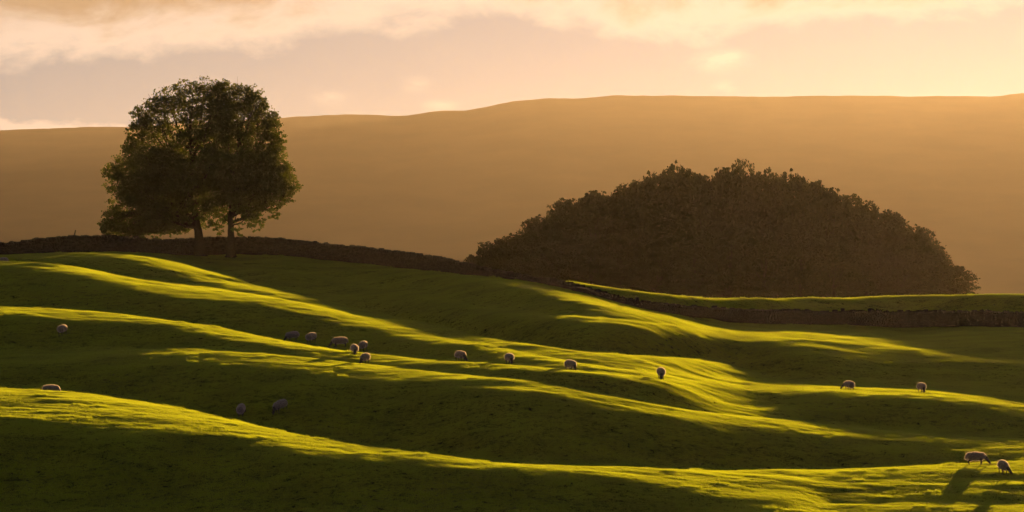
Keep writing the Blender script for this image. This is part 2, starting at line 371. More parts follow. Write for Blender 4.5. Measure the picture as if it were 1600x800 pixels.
# ------------------------------------------------------------------ the pasture's grass
def leaf_mat(name, c_dark, c_light, trans, tcol, scale=1.0, rough=0.5, gloss=0.06, vary=0.25):
    m_, t = new_mat(name)
    out = t.n('ShaderNodeOutputMaterial'); geo = t.n('ShaderNodeNewGeometry'); oi = t.n('ShaderNodeObjectInfo')
    nz = t.noise(geo.outputs['Position'], scale, 4, 0.6)
    rnd = geo.outputs['Random Per Island']
    f = t.m('ADD', t.m('MULTIPLY', t.ramp(nz, .3, .7), 1-vary), t.m('MULTIPLY', rnd, vary))
    c = t.mix(f, c_dark, c_light)
    tc = t.mix(f, tuple(v*0.6 for v in tcol), tuple(v*1.08 for v in tcol))
    df = t.n('ShaderNodeBsdfDiffuse'); t.l(c, df.inputs[0])
    tr = t.n('ShaderNodeBsdfTranslucent'); t.l(tc, tr.inputs[0])
    mx = t.n('ShaderNodeMixShader'); mx.inputs[0].default_value = trans
    t.l(df.outputs[0], mx.inputs[1]); t.l(tr.outputs[0], mx.inputs[2])
    gl = t.n('ShaderNodeBsdfGlossy', i_Roughness=rough); gl.inputs[0].default_value = (.8, .8, .7, 1)
    mg = t.n('ShaderNodeMixShader'); mg.inputs[0].default_value = gloss
    t.l(mx.outputs[0], mg.inputs[1]); t.l(gl.outputs[0], mg.inputs[2])
    t.l(mg.outputs[0], out.inputs[0])
    return m_
GRASS_PATCH = 0.62
def build_grass():
    mat = leaf_mat('grass blades', (0.012, 0.022, 0.004), (0.028, 0.038, 0.007), 0.70, (0.52, 0.67, 0.022), scale=0.22, vary=0.45)
    coll = bpy.data.collections.new('grass tufts')
    for v in range(6):
        r = np.random.default_rng(100+v); n = 420
        p = (r.random((n, 2))-.5)*GRASS_PATCH*1.12
        dens = r.random(n)
        cl = NZ[v](p[:, 0]*7+v*9, p[:, 1]*7)
        h = 0.035 + 0.035*r.random(n) + 0.030*np.clip(cl, 0, 1)
        tall = r.random(n) < 0.02; h[tall] *= 1.8
        w = 0.0035 + 0.003*r.random(n)
        a = r.random(n)*2*np.pi; ln = r.random(n)*0.6; la = r.random(n)*2*np.pi
        tx = p[:, 0] + np.cos(la)*h*ln; ty = p[:, 1] + np.sin(la)*h*ln
        mx = p[:, 0] + np.cos(la)*h*ln*.3; my = p[:, 1] + np.sin(la)*h*ln*.3
        cx, cy = np.cos(a)*w, np.sin(a)*w
        z0 = np.full(n, -0.02)
        V = np.stack([np.stack([p[:, 0]-cx, p[:, 1]-cy, z0], -1), np.stack([p[:, 0]+cx, p[:, 1]+cy, z0], -1),
                      np.stack([mx+cx*.9, my+cy*.9, h*.6], -1), np.stack([mx-cx*.9, my-cy*.9, h*.6], -1),
                      np.stack([tx, ty, h], -1)], 1).reshape(-1, 3)
        b = np.arange(n)[:, None]*5
        T = np.concatenate([b+np.array([0, 1, 2]), b+np.array([0, 2, 3]), b+np.array([3, 2, 4])], 0)
        o = bpy.data.objects.new('grass_tuft', mesh_from('grass_tuft', V, T, [mat])); coll.objects.link(o)
    # spots: a jittered lattice over the pasture in and around the view, wider tufts in the far field
    def spots(x0, x1, y0, y1, s):
        gx, gy = np.meshgrid(np.arange(x0, x1, s), np.arange(y0, y1, s), indexing='ij')
        return gx.ravel() + (rng.random(gx.size)-.5)*s*.7, gy.ravel() + (rng.random(gy.size)-.5)*s*.7
    s = GRASS_PATCH*0.80
    gx, gy = spots(-72, 88, 164, 425, s)
    u = gx/gy*F+800; wall = np.interp(u, PX, WALL_D)
    keep = (u > -90) & (u < 1690) & (gy < wall + 24)
    gx, gy = gx[keep], gy[keep]; wid = np.ones_like(gx)
    fx, fy = spots(0, 115, 330, 560, 1.5)
    u = fx/fy*F+800; wall = np.interp(u, PX, WALL_D)
    keep = (u > 820) & (u < 1690) & (fy > wall + 23) & (fy < 560)
    gx = np.concatenate([gx, fx[keep]]); gy = np.concatenate([gy, fy[keep]]); wid = np.concatenate([wid, np.full(keep.sum(), 2.6)])
    gz = ground_h(gx, gy); e = 0.3
    nx = -(ground_h(gx+e, gy)-ground_h(gx-e, gy))/(2*e); ny = -(ground_h(gx, gy+e)-ground_h(gx, gy-e))/(2*e)
    me = bpy.data.meshes.new('grass'); me.vertices.add(len(gx))
    me.vertices.foreach_set('co', np.stack([gx, gy, gz], -1).astype(np.float32).ravel())
    at = me.attributes.new('nrm', 'FLOAT_VECTOR', 'POINT')
    at.data.foreach_set('vector', np.stack([nx, ny, np.ones_like(nx)], -1).astype(np.float32).ravel())
    at = me.attributes.new('siz', 'FLOAT', 'POINT')
    sz = np.sqrt(wid) + 0.28*NZ[5](gx/3.0, gy/3.0) + 0.30*NZ[6](gx/.9, gy/.9) + 0.35*(rng.random(len(gx))-.5) + 1.3*(rng.random(len(gx)) < .012)
    at.data.foreach_set('value', sz.astype(np.float32))
    at = me.attributes.new('wid', 'FLOAT', 'POINT'); at.data.foreach_set('value', wid.astype(np.float32))
    o = bpy.data.objects.new('grass', me); link(o)
    tag(o, 'short sunlit pasture grass covering the rolling field', 'grass', kind='stuff')
    g = bpy.data.node_groups.new('grass spread', 'GeometryNodeTree')
    g.interface.new_socket('Geometry', in_out='INPUT', socket_type='NodeSocketGeometry')
    g.interface.new_socket('Geometry', in_out='OUTPUT', socket_type='NodeSocketGeometry')
    t = NT(g)
    gi = t.n('NodeGroupInput'); go = t.n('NodeGroupOutput')
    ci = t.n('GeometryNodeCollectionInfo'); ci.inputs[0].default_value = coll
    ci.inputs[1].default_value = True; ci.inputs[2].default_value = True
    mp = t.n('GeometryNodeMeshToPoints')
    ip = t.n('GeometryNodeInstanceOnPoints'); ip.inputs['Pick Instance'].default_value = True
    na = t.n('GeometryNodeInputNamedAttribute', data_type='FLOAT_VECTOR'); na.inputs[0].default_value = 'nrm'
    ns = t.n('GeometryNodeInputNamedAttribute', data_type='FLOAT'); ns.inputs[0].default_value = 'siz'
    al = t.n('FunctionNodeAlignRotationToVector', axis='Z'); t.l(na.outputs[0], al.inputs['Vector'])
    rr = t.n('FunctionNodeRandomValue', data_type='FLOAT'); 
    rr.inputs[2].default_value = 0.0; rr.inputs[3].default_value = 6.283
    ax = t.n('FunctionNodeAxisAngleToRotation'); ax.inputs[0].default_value = (0, 0, 1); t.l(rr.outputs[1], ax.inputs[1])
    ro = t.n('FunctionNodeRotateRotation', rotation_space='LOCAL'); t.l(al.outputs[0], ro.inputs[0]); t.l(ax.outputs[0], ro.inputs[1])
    t.l(gi.outputs[0], mp.inputs[0]); t.l(mp.outputs[0], ip.inputs['Points']); t.l(ci.outputs[0], ip.inputs['Instance'])
    t.l(ro.outputs[0], ip.inputs['Rotation'])
    nw = t.n('GeometryNodeInputNamedAttribute', data_type='FLOAT'); nw.inputs[0].default_value = 'wid'
    cs = t.n('ShaderNodeCombineXYZ'); t.l(nw.outputs[0], cs.inputs[0]); t.l(nw.outputs[0], cs.inputs[1]); t.l(ns.outputs[0], cs.inputs[2])
    t.l(cs.outputs[0], ip.inputs['Scale']); t.l(ip.outputs[0], go.inputs[0])
    md = o.modifiers.new('grass spread', 'NODES'); md.node_group = g
    return len(gx)
print('GRASS', build_grass())
# ------------------------------------------------------------------ small mesh builders
def tube(P, R, n=8, cap=True):
    P = np.asarray(P, float); R = np.asarray(R, float); V = []; Q = []
    for i in range(len(P)):
        d = P[min(i+1, len(P)-1)] - P[max(i-1, 0)]; d = d/np.linalg.norm(d)
        a = np.cross(d, (0, 0, 1.0) if abs(d[2]) < .9 else (1.0, 0, 0)); a /= np.linalg.norm(a); b = np.cross(d, a)
        th = np.arange(n)*2*np.pi/n
        V.append(P[i] + R[i]*(np.cos(th)[:, None]*a + np.sin(th)[:, None]*b))
    V = np.concatenate(V)
    for i in range(len(P)-1):
        for j in range(n):
            Q.append((i*n+j, i*n+(j+1) % n, (i+1)*n+(j+1) % n, (i+1)*n+j))
    return V, np.array(Q)
def bend(a, b, k, n=6, wob=0.0, r=None):
    a = np.asarray(a, float); b = np.asarray(b, float); t = np.linspace(0, 1, n)[:, None]
    P = a*(1-t) + b*t + np.asarray(k, float)*(t*(1-t)*4)
    if wob and r is not None: P[1:-1] += (r.random((n-2, 3))-.5)*wob
    return P
def at(px, py, Y): return np.array([(px-800)/F*Y, Y, (HOR-py)/F*Y])

BARK, t_ = new_mat('bark')
_o = t_.n('ShaderNodeOutputMaterial'); _g = t_.n('ShaderNodeNewGeometry')
_n = t_.noise(_g.outputs['Position'], 6.0, 5, .65)
_c = t_.mix(_n, (0.018, 0.014, 0.008), (0.075, 0.06, 0.04)); _d = t_.n('ShaderNodeBsdfDiffuse', i_Roughness=.9)
_b = t_.n('ShaderNodeBump', i_Strength=.8, i_Distance=.05); t_.l(_n, _b.inputs['Height']); t_.l(_b.outputs[0], _d.inputs['Normal'])
t_.l(_c, _d.inputs[0]); t_.l(_d.outputs[0], _o.inputs[0])
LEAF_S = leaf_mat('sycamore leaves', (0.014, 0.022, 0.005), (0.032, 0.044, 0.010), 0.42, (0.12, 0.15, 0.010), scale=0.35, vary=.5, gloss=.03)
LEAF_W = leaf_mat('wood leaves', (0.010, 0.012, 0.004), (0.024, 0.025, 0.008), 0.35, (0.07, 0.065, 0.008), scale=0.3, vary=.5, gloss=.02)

LEAF = np.array([[0, 0, 0], [.42, .25, .05], [.52, .62, .0], [.16, .72, .06], [0, 1.05, -.08], [-.16, .72, .06], [-.52, .62, .0], [-.42, .25, .05]])
def leaves(C, N, size, r):
    """C leaf positions, N outward directions -> lobed leaf faces, four triangles each"""
    n = len(C)
    d = N + r.normal(size=(n, 3))*.75; d[:, 2] -= .25; d /= np.linalg.norm(d, axis=1)[:, None]
    s = np.cross(d, r.normal(size=(n, 3))); s /= np.linalg.norm(s, axis=1)[:, None]; u = np.cross(s, d)
    sz = size*(.7+.6*r.random(n))
    L = LEAF[[1, 2, 4, 6, 7]]
    V = C[:, None, :] + sz[:, None, None]*(L[None, :, 0:1]*s[:, None] + (L[None, :, 1:2]-.3)*d[:, None] + L[None, :, 2:3]*u[:, None])
    b = np.arange(n)[:, None]*5
    T = np.concatenate([b+np.array([0, 1, 4]), b+np.array([1, 2, 3]), b+np.array([1, 3, 4])], 0)
    return V.reshape(-1, 3), T
def lobe_points(c, rad, n, r, gap=.0, seed=0.0):
    """leaf spots clustered into sprays over and inside one lobe of a crown"""
    k = max(8, int(n/15))
    v = r.normal(size=(k, 3)); v /= np.linalg.norm(v, axis=1)[:, None]
    rr = np.where(r.random(k) < .75, .72+.33*r.random(k), .3+.5*r.random(k))
    sc = c + v*rad*rr[:, None]
    keep = r.random(k) > gap
    sc, v = sc[keep], v[keep]
    m = 15
    off = r.normal(size=(len(sc), m, 3)); off *= min(.34, np.mean(rad)*.15)
    off[:, :, 2] *= .6
    P = (sc[:, None] + off).reshape(-1, 3); N = np.repeat(v, m, 0)
    return P, N

# ------------------------------------------------------------------ the two sycamores on the knoll
def sycamore(label, bx, by, Yt, trunk_px, lobes, seed, rad_t, gaps, hang):
    r = np.random.default_rng(seed)
    X0 = (bx-800)/F*Yt; Z0 = gh(X0, Yt)
    root = bpy.data.objects.new('sycamore_tree', None); link(root); root.location = (X0, Yt, Z0)
    O = np.array([X0, Yt, Z0]); m_px = Yt/F
    TP = np.array([at(px, py, Yt) for px, py in trunk_px]); TP[0] = O - np.array([0, 0, .35])
    n = len(TP); TR = rad_t*np.linspace(1.0, .32, n); TR[0] *= 1.75; TR[1] *= 1.12
    ts = np.linspace(0, n-1, 26)
    fine = np.stack([np.interp(ts, np.arange(n), TP[:, k]) for k in range(3)], -1); fr = np.interp(ts, np.arange(n), TR)
    fine[2:] += (r.random((len(fine)-2, 3))-.5)*.12
    V, Q = tube(fine-O, fr, 12)
    for a in range(5):                                   # root flare
        an = a*1.257 + .4
        v2, q2 = tube([(0, 0, .7), (math.cos(an)*rad_t*1.2, math.sin(an)*rad_t*1.2, .2), (math.cos(an)*rad_t*2.4, math.sin(an)*rad_t*2.4, -.25)], [rad_t*.55, rad_t*.4, rad_t*.12], 7)
        Q = np.concatenate([Q, q2+len(V)]); V = np.concatenate([V, v2])
    link(bpy.data.objects.new('trunk', mesh_from('trunk', V, Q, [BARK], True)), root)
    LP, LN = [], []
    for i, (px, py, rp, dep) in enumerate(lobes):
        c = at(px, py, Yt) + np.array([0, dep, 0]); rad = rp*m_px
        # limb from the trunk below the lobe
        zt = c[2] - (.35+.25*r.random())*abs(c[2]-TP[1][2]) if c[2] > TP[2][2] else max(c[2]+.6, TP[1][2])
        j = int(np.argmin(np.abs(fine[:, 2]-zt))); j = max(j, 7)
        a = fine[j]; ln = np.linalg.norm(c-a)
        P = bend(a, c, (0, 0, -.06*ln if c[2] > a[2] else .12*ln), 8, .07*ln, r)
        rb = min(.16, .022*ln+.03, fr[j]*.75)
        V, Q = tube(P-O, np.linspace(rb, .025, 8), 7)
        for s in range(7):                               # twigs
            p0 = P[r.integers(4, 8)]; p1 = c + r.normal(size=3)*rad*.6
            v2, q2 = tube(bend(p0, p1, r.normal(size=3)*.15, 5)-O, np.linspace(.03, .01, 5), 5)
            Q = np.concatenate([Q, q2+len(V)]); V = np.concatenate([V, v2])
        link(bpy.data.objects.new('branch', mesh_from('branch', V, Q, [BARK], True)), root)
        nl = int(640*rad*rad)
        p, nn = lobe_points(c, np.array([rad*1.05, rad*1.15, rad*.88]), max(nl, 120), r, gaps(px, py))
        LP.append(p); LN.append(nn)
    for (px, py, rp, nl) in hang:                        # low hanging sprays
        p, nn = lobe_points(at(px, py, Yt) + np.array([0, r.normal()*1.2, 0]), np.array([rp, rp*1.2, rp*.7])*m_px, nl, r, .15)
        LP.append(p); LN.append(nn)
    LP = np.concatenate(LP); LN = np.concatenate(LN)
    V, T = leaves(LP-O, LN, .21, r)
    link(bpy.data.objects.new('crown', mesh_from('crown', V, T, [LEAF_S])), root)
    tag(root, label, 'tree')
    return len(T)
YT = float(np.interp(335, PX, WALL_D)) - 3.2
def rep(L, r, spread):
    out = []
    for px, py, rp, edge in L:
        out.append((px, py, rp, r.normal()*.8))
        if not edge and (py > 240 or r.random() < .35):
            for sg in (-1, 1):
                if r.random() < .75: out.append((px+r.normal()*5, py+r.normal()*5, rp*.95, sg*spread*(.7+.5*r.random())))
    return out
L1 = [(300,143,25,1),(262,157,25,1),(326,143,24,1),(237,178,23,1),(282,180,34,0),(325,185,34,0),(226,212,22,1),(255,222,34,0),(302,235,38,0),(212,240,20,1),
      (197,262,24,1),(235,268,34,0),(188,288,21,1),(222,300,30,0),(262,290,34,0),(300,280,30,0),(196,325,25,1),(180,345,20,1),(176,360,14,1),(212,348,24,1),(246,332,28,0),(280,322,24,1),(346,150,24,1),(342,215,30,0),(246,195,26,1),(335,262,26,0),(290,160,28,1),(265,255,30,0),(272,344,17,1),(240,354,15,1),(292,335,13,1),(168,352,12,1),(218,362,12,1),(333,300,20,1),(328,320,14,1),(308,312,18,1),(318,335,13,1),(222,182,16,1),(213,205,15,1),(208,228,16,1),(250,166,18,1),(180,270,16,1),(260,352,14,1),(232,345,16,1),(200,358,14,1),(285,350,12,1),(350,170,22,1),(352,202,22,1),(350,140,16,1),(348,232,20,1)]
L2 = [(372,155,24,1),(395,168,22,1),(412,184,20,1),(376,190,32,0),(418,206,18,1),(400,220,30,0),(364,228,32,0),(420,236,18,1),(425,256,22,1),(398,262,32,0),(364,270,32,0),
      (440,278,22,1),(452,292,15,1),(420,294,26,0),(388,300,28,0),(444,306,16,1),(424,318,16,1),(360,306,20,1),(352,184,28,0),(405,325,13,1),(345,316,16,1),(376,322,17,1),(396,332,14,1),(345,335,12,1),(352,290,20,1),(424,190,15,1),(429,214,15,1),(430,238,15,1),(402,158,16,1),(385,148,18,1),(436,262,16,1)]
H1 = [(285,362,11,110),(300,345,10,80),(236,378,7,40),(168,366,9,80),(322,352,10,80),(270,374,7,50),(262,362,11,110),(292,352,12,110),(246,370,9,90),(205,368,13,170),(277,360,8,60),(320,340,11,70),(228,362,10,110),(190,366,12,130)]
H2 = [(390,338,15,160),(375,362,9,80),(352,340,12,90),(326,345,12,120),(398,350,12,120),(385,346,14,170),(335,352,12,120),(394,356,10,100),(372,352,11,100),(425,336,10,70),(344,362,9,70),(409,345,9,60),(330,333,10,70)]
def gap1(px, py): return .62 if (py < 225 and 225 < px < 345) else (.34 if py < 300 else .14)
def gap2(px, py): return .44 if py < 260 else .18
_r = np.random.default_rng(5)
sycamore('big sycamore with the thicker leaning trunk and low drooping boughs beside the wall', 313, 388, YT, [(313,388),(311,372),(306,345),(302,310),(300,270),(298,225),(297,180)], rep(L1, _r, 3.6), 21, .50, gap1, H1)
sycamore('narrower sycamore with a straight slim trunk, its crown merged into a bigger sycamore', 361, 389, YT-.6, [(361,389),(361,372),(360,345),(362,312),(366,275),(372,235),(378,190)], rep(L2, _r, 3.0), 22, .40, gap2, H2)

# ------------------------------------------------------------------ the dense wood beyond the wall
def wood_tree_meshes(seed):
    """one broadleaf tree of unit height (base at 0, top at about 1) and crown radius about 0.4"""
    r = np.random.default_rng(seed); H = 14.0
    P = bend((0, 0, -.5), (r.normal()*.4, r.normal()*.4, H*.72), r.normal(size=3)*.3, 9, .25, r)
    tr = tube(P, np.linspace(.36, .08, 9)*np.array([1.4]+[1]*8), 9)
    V, Q = tr; LP, LN, BR = [], [], []
    nl = 20
    for i in range(nl):
        h = .16 + .74*(i+.5)/nl + r.normal()*.02; an = i*2.4 + r.normal()*.3
        env = .40*math.sqrt(max(0.05, 1-((h-.42)/.56)**2))*H
        rr = env*(.55+.35*r.random()) if i < nl-4 else env*.35
        c = np.array([math.cos(an)*rr, math.sin(an)*rr, h*H]); rad = (1.75+.75*r.random())*(1.0 if i < nl-6 else .85)
        a = P[min(8, max(1, int(h*9)-2))]
        v2, q2 = tube(bend(a, c, (0, 0, -.3), 6, .25, r), np.linspace(.11, .02, 6), 6)
        Q = np.concatenate([Q, q2+len(V)]); V = np.concatenate([V, v2])
        p, n = lobe_points(c, np.array([rad*1.1, rad*1.1, rad*.9]), 760, r, .10); LP.append(p); LN.append(n)
    for k in range(13):                                   # ragged leaders on top of the crown
        an = r.random()*6.28; rr = H*.27*math.sqrt(r.random()); c = np.array([math.cos(an)*rr, math.sin(an)*rr, H*(.94-.5*(rr/H/.36)**2+.03*r.random())])
        q = .75+.55*r.random(); p, n = lobe_points(c, np.array([q, q, q*.9]), int(240*q*q), r, .10); LP.append(p); LN.append(n)
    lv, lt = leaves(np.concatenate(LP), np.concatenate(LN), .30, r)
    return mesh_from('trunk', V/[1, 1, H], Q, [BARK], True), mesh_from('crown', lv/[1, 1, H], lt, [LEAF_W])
WT = [wood_tree_meshes(40+i) for i in range(5)]
def wood_tree(px, ytop, Y, wid, var, label, group=None, rot=0.0):
    """px, ytop: where the crown's top shows; wid: crown width in metres"""
    X = (px-800)/F*Y; g = gh(X, Y); h = (HOR-ytop)/F*Y - g
    root = bpy.data.objects.new('wood_tree', None); link(root)
    root.location = (X, Y, g); root.rotation_euler = (0, 0, rot); s = wid*1.36/11.5; root.scale = (s, s, h*.985)
    for nm, me in zip(('trunk', 'crown'), WT[var % 5]): link(bpy.data.objects.new(nm, me), root)
    tag(root, label, 'tree', group)
GW = 'trees of the dense wood'
DENSE = 'dark broadleaf tree packed inside the dome-shaped wood beyond the wall'
BACK = 'tree at the back of the wood, mostly hidden by the trees before it'
FRONT = 'lower tree along the near edge of the wood, against taller trees'
SKY_T = 'tall broadleaf tree forming the rounded top of the wood beyond the wall'
WY = WOOD_Y
TOPX = [735,760,800,830,860,900,940,985,1010,1060,1100,1125,1150,1190,1225,1265,1300,1340,1390,1430,1455,1470,1490,1515]
TOPY = [402,382,366,352,328,304,296,290,270,257,277,264,255,261,264,286,294,308,328,356,382,412,416,440]
def wt(x): return float(np.interp(x, TOPX, TOPY))
r_ = np.random.default_rng(77)
for i, x in enumerate((802, 846, 884, 930, 972, 1018, 1058, 1096, 1132, 1160, 1200, 1236, 1268, 1298, 1342, 1388, 1428)):
    top = x in (1058, 1132, 1160, 1200, 1236)
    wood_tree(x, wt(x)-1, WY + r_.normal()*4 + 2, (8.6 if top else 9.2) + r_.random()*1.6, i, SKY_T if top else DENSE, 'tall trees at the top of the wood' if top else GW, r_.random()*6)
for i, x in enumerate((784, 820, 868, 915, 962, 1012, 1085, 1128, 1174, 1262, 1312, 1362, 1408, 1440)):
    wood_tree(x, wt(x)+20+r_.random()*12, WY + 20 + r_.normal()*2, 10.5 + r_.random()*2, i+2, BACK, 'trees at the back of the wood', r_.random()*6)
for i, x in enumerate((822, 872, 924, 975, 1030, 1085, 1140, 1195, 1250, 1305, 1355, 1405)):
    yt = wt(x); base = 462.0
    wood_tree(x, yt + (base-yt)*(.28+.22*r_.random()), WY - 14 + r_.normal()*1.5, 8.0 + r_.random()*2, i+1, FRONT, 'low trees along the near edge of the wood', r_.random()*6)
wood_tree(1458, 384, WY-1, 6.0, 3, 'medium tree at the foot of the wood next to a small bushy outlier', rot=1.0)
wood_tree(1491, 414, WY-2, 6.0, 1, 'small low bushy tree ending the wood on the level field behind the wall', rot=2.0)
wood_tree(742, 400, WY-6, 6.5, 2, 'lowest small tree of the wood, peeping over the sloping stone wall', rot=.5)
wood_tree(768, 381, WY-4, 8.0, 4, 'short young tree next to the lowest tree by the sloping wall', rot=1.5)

# ------------------------------------------------------------------ dry stone wall
def stone_mat():
    m_, t = new_mat('limestone')
    out = t.n('ShaderNodeOutputMaterial'); g = t.n('ShaderNodeNewGeometry')
    nz = t.noise(g.outputs['Position'], 5.0, 5, .65); rnd = g.outputs['Random Per Island']
    c = t.mix(rnd, (0.030, 0.024, 0.017), (0.075, 0.060, 0.043)); c = t.mix(t.ramp(nz, .5, .75), c, (0.026, 0.028, 0.012))
    df = t.n('ShaderNodeBsdfDiffuse', i_Roughness=.9); b = t.n('ShaderNodeBump', i_Strength=.6, i_Distance=.03)
    t.l(nz, b.inputs['Height']); t.l(b.outputs[0], df.inputs['Normal']); t.l(c, df.inputs[0]); t.l(df.outputs[0], out.inputs[0])
    return m_
WALL_TOP = curve((-400,392),(0,380),(50,375),(90,370),(130,367),(200,370),(240,377),(270,378),(290,373),(340,369),(400,369),(450,374),(500,380),(560,386),(600,390),(650,397),(700,406),(735,413),(780,424),(830,433),(900,449),(950,458),(1000,468),(1050,477),(1100,482),(1200,484),(1350,486),(1600,487),(2600,489))
def build_wall():
    r = np.random.default_rng(31); M = stone_mat()
    px = np.arange(-150, 1771, 1.0); d = np.interp(px, PX, WALL_D)
    X = (px-800)/F*d; s = np.concatenate([[0], np.cumsum(np.hypot(np.diff(X), np.diff(d)))])
    topz = (HOR-np.interp(px, PX, WALL_TOP))/F*d
    L = s[-1]
    def frame(q):
        x = np.interp(q, s, X); y = np.interp(q, s, d)
        x2 = np.interp(q+.3, s, X); y2 = np.interp(q+.3, s, d); tx, ty = x2-x, y2-y; n = np.hypot(tx, ty)+1e-9
        return x, y, tx/n, ty/n, np.interp(q, s, topz)
    def stones(C, T, hl, hw, hh, tilt):
        n = len(C); sg = np.array([[a, b, c] for a in (-1, 1) for b in (-1, 1) for c in (-1, 1)], float)
        B = sg[None]*np.stack([hl, hw, hh], -1)[:, None]*(1+.30*(r.random((n, 8, 3))-.5))
        ct, st = np.cos(tilt)[:, None], np.sin(tilt)[:, None]
        bx = B[:, :, 0]*ct - B[:, :, 2]*st; bz = B[:, :, 0]*st + B[:, :, 2]*ct
        nx, ny = -T[:, 1:2], T[:, 0:1]
        V = np.stack([C[:, 0:1]+bx*T[:, 0:1]+B[:, :, 1]*nx, C[:, 1:2]+bx*T[:, 1:2]+B[:, :, 1]*ny, C[:, 2:3]+bz], -1)
        q = np.array([(0,1,3,2),(4,6,7,5),(0,4,5,1),(2,3,7,6),(0,2,6,4),(1,5,7,3)])
        return V.reshape(-1, 3), (np.arange(n)[:, None, None]*8+q[None]).reshape(-1, 4)
    root = bpy.data.objects.new('dry_stone_wall', None); link(root)
    # coursed face stones, both sides
    Vs, Qs, k = [], [], 0
    for side in (-1, 1):
        for c in range(11):
            q = 0.0; qs = []; ls = []
            while q < L:
                l = .18+.34*r.random(); qs.append(q+l/2); ls.append(l); q += l
            qs = np.array(qs); ls = np.array(ls)
            x, y, tx, ty, tz = frame(qs); g = ground_h(x, y); hgt = np.maximum(tz-.22-g, .4)
            zz = g - .05 + hgt*(c+.5)/11; w = .34-.15*(c/11)
            C = np.stack([x - ty*side*w, y + tx*side*w, zz], -1)
            v, f = stones(C, np.stack([tx, ty], -1), ls*.48, np.full_like(ls, .14), hgt/11*.5*(.86+.2*r.random(len(ls))), r.normal(size=len(ls))*.04)
            Vs.append(v); Qs.append(f+k); k += len(v)
    o = link(bpy.data.objects.new('face_stones', mesh_from('face_stones', np.concatenate(Vs), np.concatenate(Qs), [M])), root); o['kind'] = 'stuff'
    # coping stones set on edge along the top
    q = 0.0; qs = []; ls = []
    while q < L:
        l = .12+.22*r.random(); qs.append(q+l/2); ls.append(l); q += l
    qs = np.array(qs); ls = np.array(ls); x, y, tx, ty, tz = frame(qs)
    g = ground_h(x, y); hh = .12+.08*r.random(len(ls)) + np.where(r.random(len(ls)) < .09, .13, 0)
    fall = .18*np.clip(NZ[6](qs/6.0, qs*0)-.35, 0, 1)
    C = np.stack([x, y, np.maximum(tz-.14, g+.4)-fall+r.normal(size=len(ls))*.05], -1)
    v, f = stones(C, np.stack([tx, ty], -1), ls*.5, .24+.05*r.random(len(ls)), hh, r.normal(size=len(ls))*.22)
    o = link(bpy.data.objects.new('coping_stones', mesh_from('coping_stones', v, f, [M])), root); o['kind'] = 'stuff'
    # packed hearting inside
    qs = np.arange(0, L, .5); x, y, tx, ty, tz = frame(qs); g = ground_h(x, y)
    V = []
    for sd, zz in ((-.30, g-.3), (-.14, tz-.24), (.14, tz-.24), (.30, g-.3)): V.append(np.stack([x-ty*sd, y+tx*sd, zz], -1))
    V = np.stack(V, 1); n = len(qs); idx = np.arange(n*4).reshape(n, 4)
    Q = np.concatenate([np.stack([idx[:-1, a], idx[1:, a], idx[1:, a+1], idx[:-1, a+1]], -1) for a in range(3)])
    link(bpy.data.objects.new('hearting', mesh_from('hearting', V.reshape(-1, 3), Q, [M])), root)
    tag(root, 'long dark dry stone wall running along the top of the pasture', 'wall')
build_wall()

# ------------------------------------------------------------------ old posts behind the wall
def post(px, ytop, hgt, lean, label):
    Y = float(np.interp(px, PX, WALL_D)) + .9; X = (px-800)/F*Y; zt = (HOR-ytop)/F*Y; g = gh(X, Y)
    bm = bmesh.new(); h = zt - g + .3
    ring = []
    for z, s in ((0, .075), (h*.5, .07), (h*.9, .062), (h, .05)):
        ring.append([bm.verts.new((math.cos(a)*s*1.1, math.sin(a)*s, z + (.05*math.cos(a) if z == h else 0))) for a in [k*math.pi/4 for k in range(8)]])
    for a, b in zip(ring, ring[1:]):
        for k in range(8): bm.faces.new((a[k], a[(k+1) % 8], b[(k+1) % 8], b[k]))
    bm.faces.new(ring[-1]); bm.faces.new(ring[0][::-1])
    me = bpy.data.meshes.new('fence_post'); bm.to_mesh(me); bm.free(); me.materials.append(BARK)
    o = bpy.data.objects.new('fence_post', me); link(o)
    o.rotation_euler = (0, lean, 0); o.location = (X - math.sin(lean)*h, Y, zt - math.cos(lean)*h)
    tag(o, label, 'post', 'old posts behind the wall')
post(118, 359.5, 0, .22, 'tallest leaning wooden post sticking up behind the wall on open skyline')
post(229, 373, 0, .12, 'short post stub behind the wall beneath drooping sycamore boughs')
post(265, 376, 0, .10, 'tiny post top in the dip of the wall next to the thick trunk')
# ------------------------------------------------------------------ sheep
def ellipsoid(c, r, rot=None, nu=18, nv=12):
    u = np.arange(nu)*2*np.pi/nu; v = np.linspace(0, np.pi, nv)[1:-1]
    P = np.array([(np.sin(b)*np.cos(a), np.sin(b)*np.sin(a), np.cos(b)) for b in v for a in u]); P = np.concatenate([[[0, 0, 1.0]], P, [[0, 0, -1.0]]])
    P = P*np.asarray(r, float)
    if rot is not None: P = P @ np.array(Matrix.Rotation(rot, 3, 'Y')).T
    P = P + np.asarray(c, float); T = []
    for j in range(nu):
        T.append((0, 1+j, 1+(j+1) % nu)); last = 1+(nv-3)*nu; T.append((len(P)-1, last+(j+1) % nu, last+j))
        for i in range(nv-3):
            a, b = 1+i*nu+j, 1+i*nu+(j+1) % nu
            T += [(a, a+nu, b+nu), (a, b+nu, b)]
    return P, np.array(T)
def tapered(P, R, n=10):
    V, Q = tube(P, R, n); T = [t for q in Q for t in ((q[0], q[1], q[2]), (q[0], q[2], q[3]))]
    m = len(P); V = np.concatenate([V, [P[0]], [P[-1]]])
    for j in range(n): T += [(len(V)-2, (j+1) % n, j), (len(V)-1, (m-1)*n+j, (m-1)*n+(j+1) % n)]
    return V, np.array(T)
